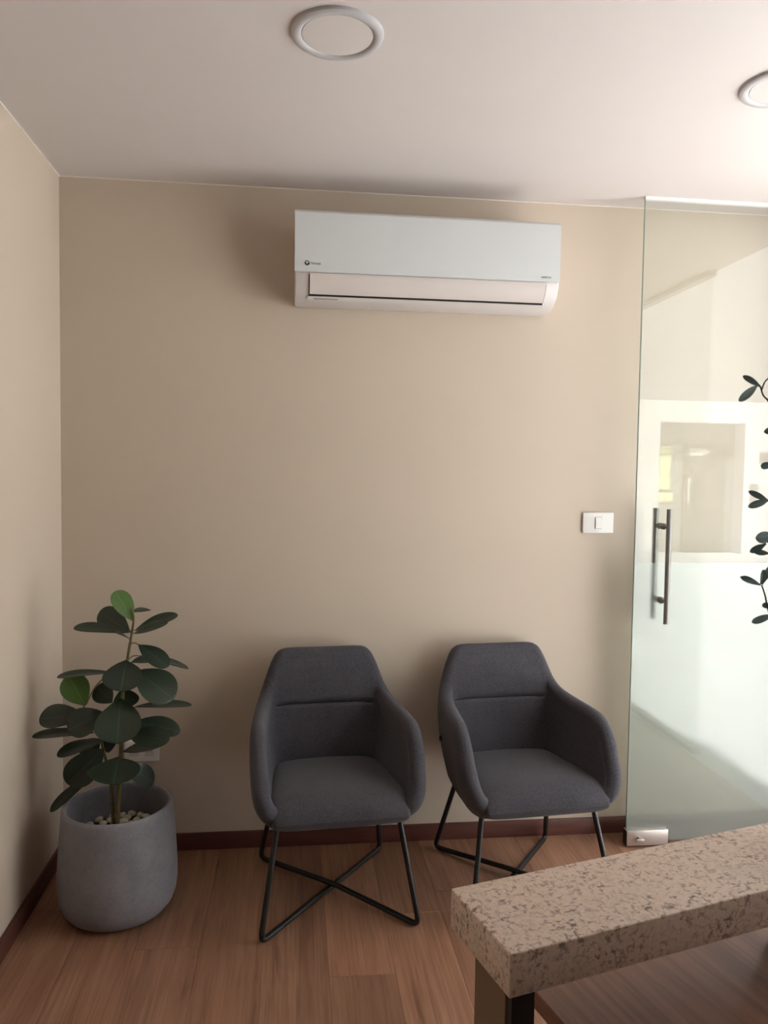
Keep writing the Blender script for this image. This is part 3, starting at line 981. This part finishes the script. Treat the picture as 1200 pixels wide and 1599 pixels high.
# ------------------------------------------------------------------ reception desk in front
DA = math.radians(15.2)
LX, LY = 1.113, -2.079            # near left top corner of the ledge
desk = empty('reception_desk', (LX, LY, 0), DA)
tag(desk, 'reception desk with thick speckled stone ledge above a brown wooden desktop', 'desk')
LT = 0.88
box('stone_ledge', (0, 0, LT - 0.055), (1.55, 0.156, LT), 'stone', desk, 0.0022, 3)
box('end_panel', (0.004, 0.016, 0.0), (0.040, 0.092, LT - 0.0552), 'beige_panel', desk, 0.001, 1)
box('steel_post', (0.006, 0.004, 0.0), (0.038, 0.0155, LT - 0.0552), 'black_metal', desk)
box('steel_post', (0.566, 0.07, 0.0), (0.626, 0.13, LT - 0.0552), 'black_metal', desk)
box('light_block_panel', (0.16, 0.125, 0.0), (1.50, 0.145, 0.6715), 'beige_panel', desk)  # unseen front panel, added to keep low daylight off the lower left
dt = box('desktop', (0.140, -0.62, 0.672), (1.50, 0.42, 0.700), 'desk_wood', desk, 0.0015, 1)
for q in ((1.42, -0.56), (1.42, 0.10), (0.20, -0.56)):
    box('leg', (q[0], q[1], 0.0), (q[0] + 0.05, q[1] + 0.05, 0.672), 'black_metal', desk)

# ------------------------------------------------------------------ twigs in a vase on the ledge
VX, VY = 1.662, -1.850
vs = empty('vase', (VX, VY, LT))
tag(vs, 'white ceramic vase standing on the stone ledge', 'vase')
link('body', lathe_me('vase_body', [(0.026, 0.0003), (0.034, 0.004), (0.041, 0.03), (0.042, 0.06), (0.034, 0.10), (0.022, 0.13), (0.020, 0.15), (0.024, 0.165),
                                    (0.021, 0.164), (0.017, 0.15), (0.019, 0.13), (0.030, 0.10), (0.037, 0.06), (0.035, 0.03), (0.0, 0.02)], 40), 'ceramic', vs)
tw_org = (VX, VY, LT + 0.03)
tw = empty('twig_bunch', tw_org)
tag(tw, 'grey green leafy twigs reaching into the picture from the right edge', 'twigs')
relt = lambda P: [(p[0] - tw_org[0], p[1] - tw_org[1], p[2] - tw_org[2]) for p in P]
root = (VX, VY, LT + 0.04)
mouth = (VX - 0.006, VY, LT + 0.17)
ends = [
    [(1.547, -1.85, 1.585), (1.552, -1.85, 1.572), (1.563, -1.85, 1.560), (1.582, -1.85, 1.52), (1.610, -1.85, 1.40), (1.640, -1.85, 1.20), mouth, root],
    [(1.561, -1.85, 1.286), (1.567, -1.85, 1.271), (1.571, -1.85, 1.256), (1.580, -1.85, 1.230), (1.612, -1.852, 1.15), (mouth[0] - 0.006, VY, mouth[2]), root],
    [(1.563, -1.852, 1.352), (1.585, -1.85, 1.345), (1.612, -1.848, 1.27), (1.640, -1.848, 1.15), (mouth[0] + 0.004, VY + 0.005, mouth[2]), root],
    [(1.566, -1.85, 1.414), (1.590, -1.85, 1.405), (1.618, -1.853, 1.30), (1.645, -1.853, 1.15), (mouth[0] + 0.004, VY - 0.005, mouth[2]), root],
    [(1.572, -1.85, 1.470), (1.590, -1.845, 1.475), (1.625, -1.845, 1.38), (1.65, -1.845, 1.2), (mouth[0] + 0.010, VY + 0.003, mouth[2]), root],
]
for e in ends:
    p = catmull(relt(e), 6)
    link('twig', tube_me('twig', p, [0.0011 + 0.0009 * i / (len(p) - 1) for i in range(len(p))], 8), 'twig_stem', tw)
link('twig', tube_me('twig', catmull(relt([(1.549, -1.85, 1.580), (1.555, -1.85, 1.594), (1.568, -1.85, 1.602)]), 6), 0.0011, 8), 'twig_stem', tw)
for k, (b, t, W) in enumerate(TWIG):
    place_leaf(b, t, W, (0.1, -1, 0.35 if k % 2 else -0.1), tw, 'twig_leaf', tw_org, bend=0.10, cup=0.2, shape=1.25)
# leaves of the same twigs on the side away from the picture
for k, (x, y, z, dx, dz) in enumerate(((1.568, -1.85, 1.602, 0.035, 0.012), (1.60, -1.85, 1.45, 0.04, 0.01), (1.622, -1.85, 1.34, 0.04, 0.02), (1.635, -1.85, 1.24, 0.042, 0.012))):
    place_leaf((x, y, z), (x + dx, y - 0.01, z + dz), 0.014, (0, -1, 0.3), tw, 'twig_leaf', tw_org, bend=0.1, cup=0.2, shape=1.25)
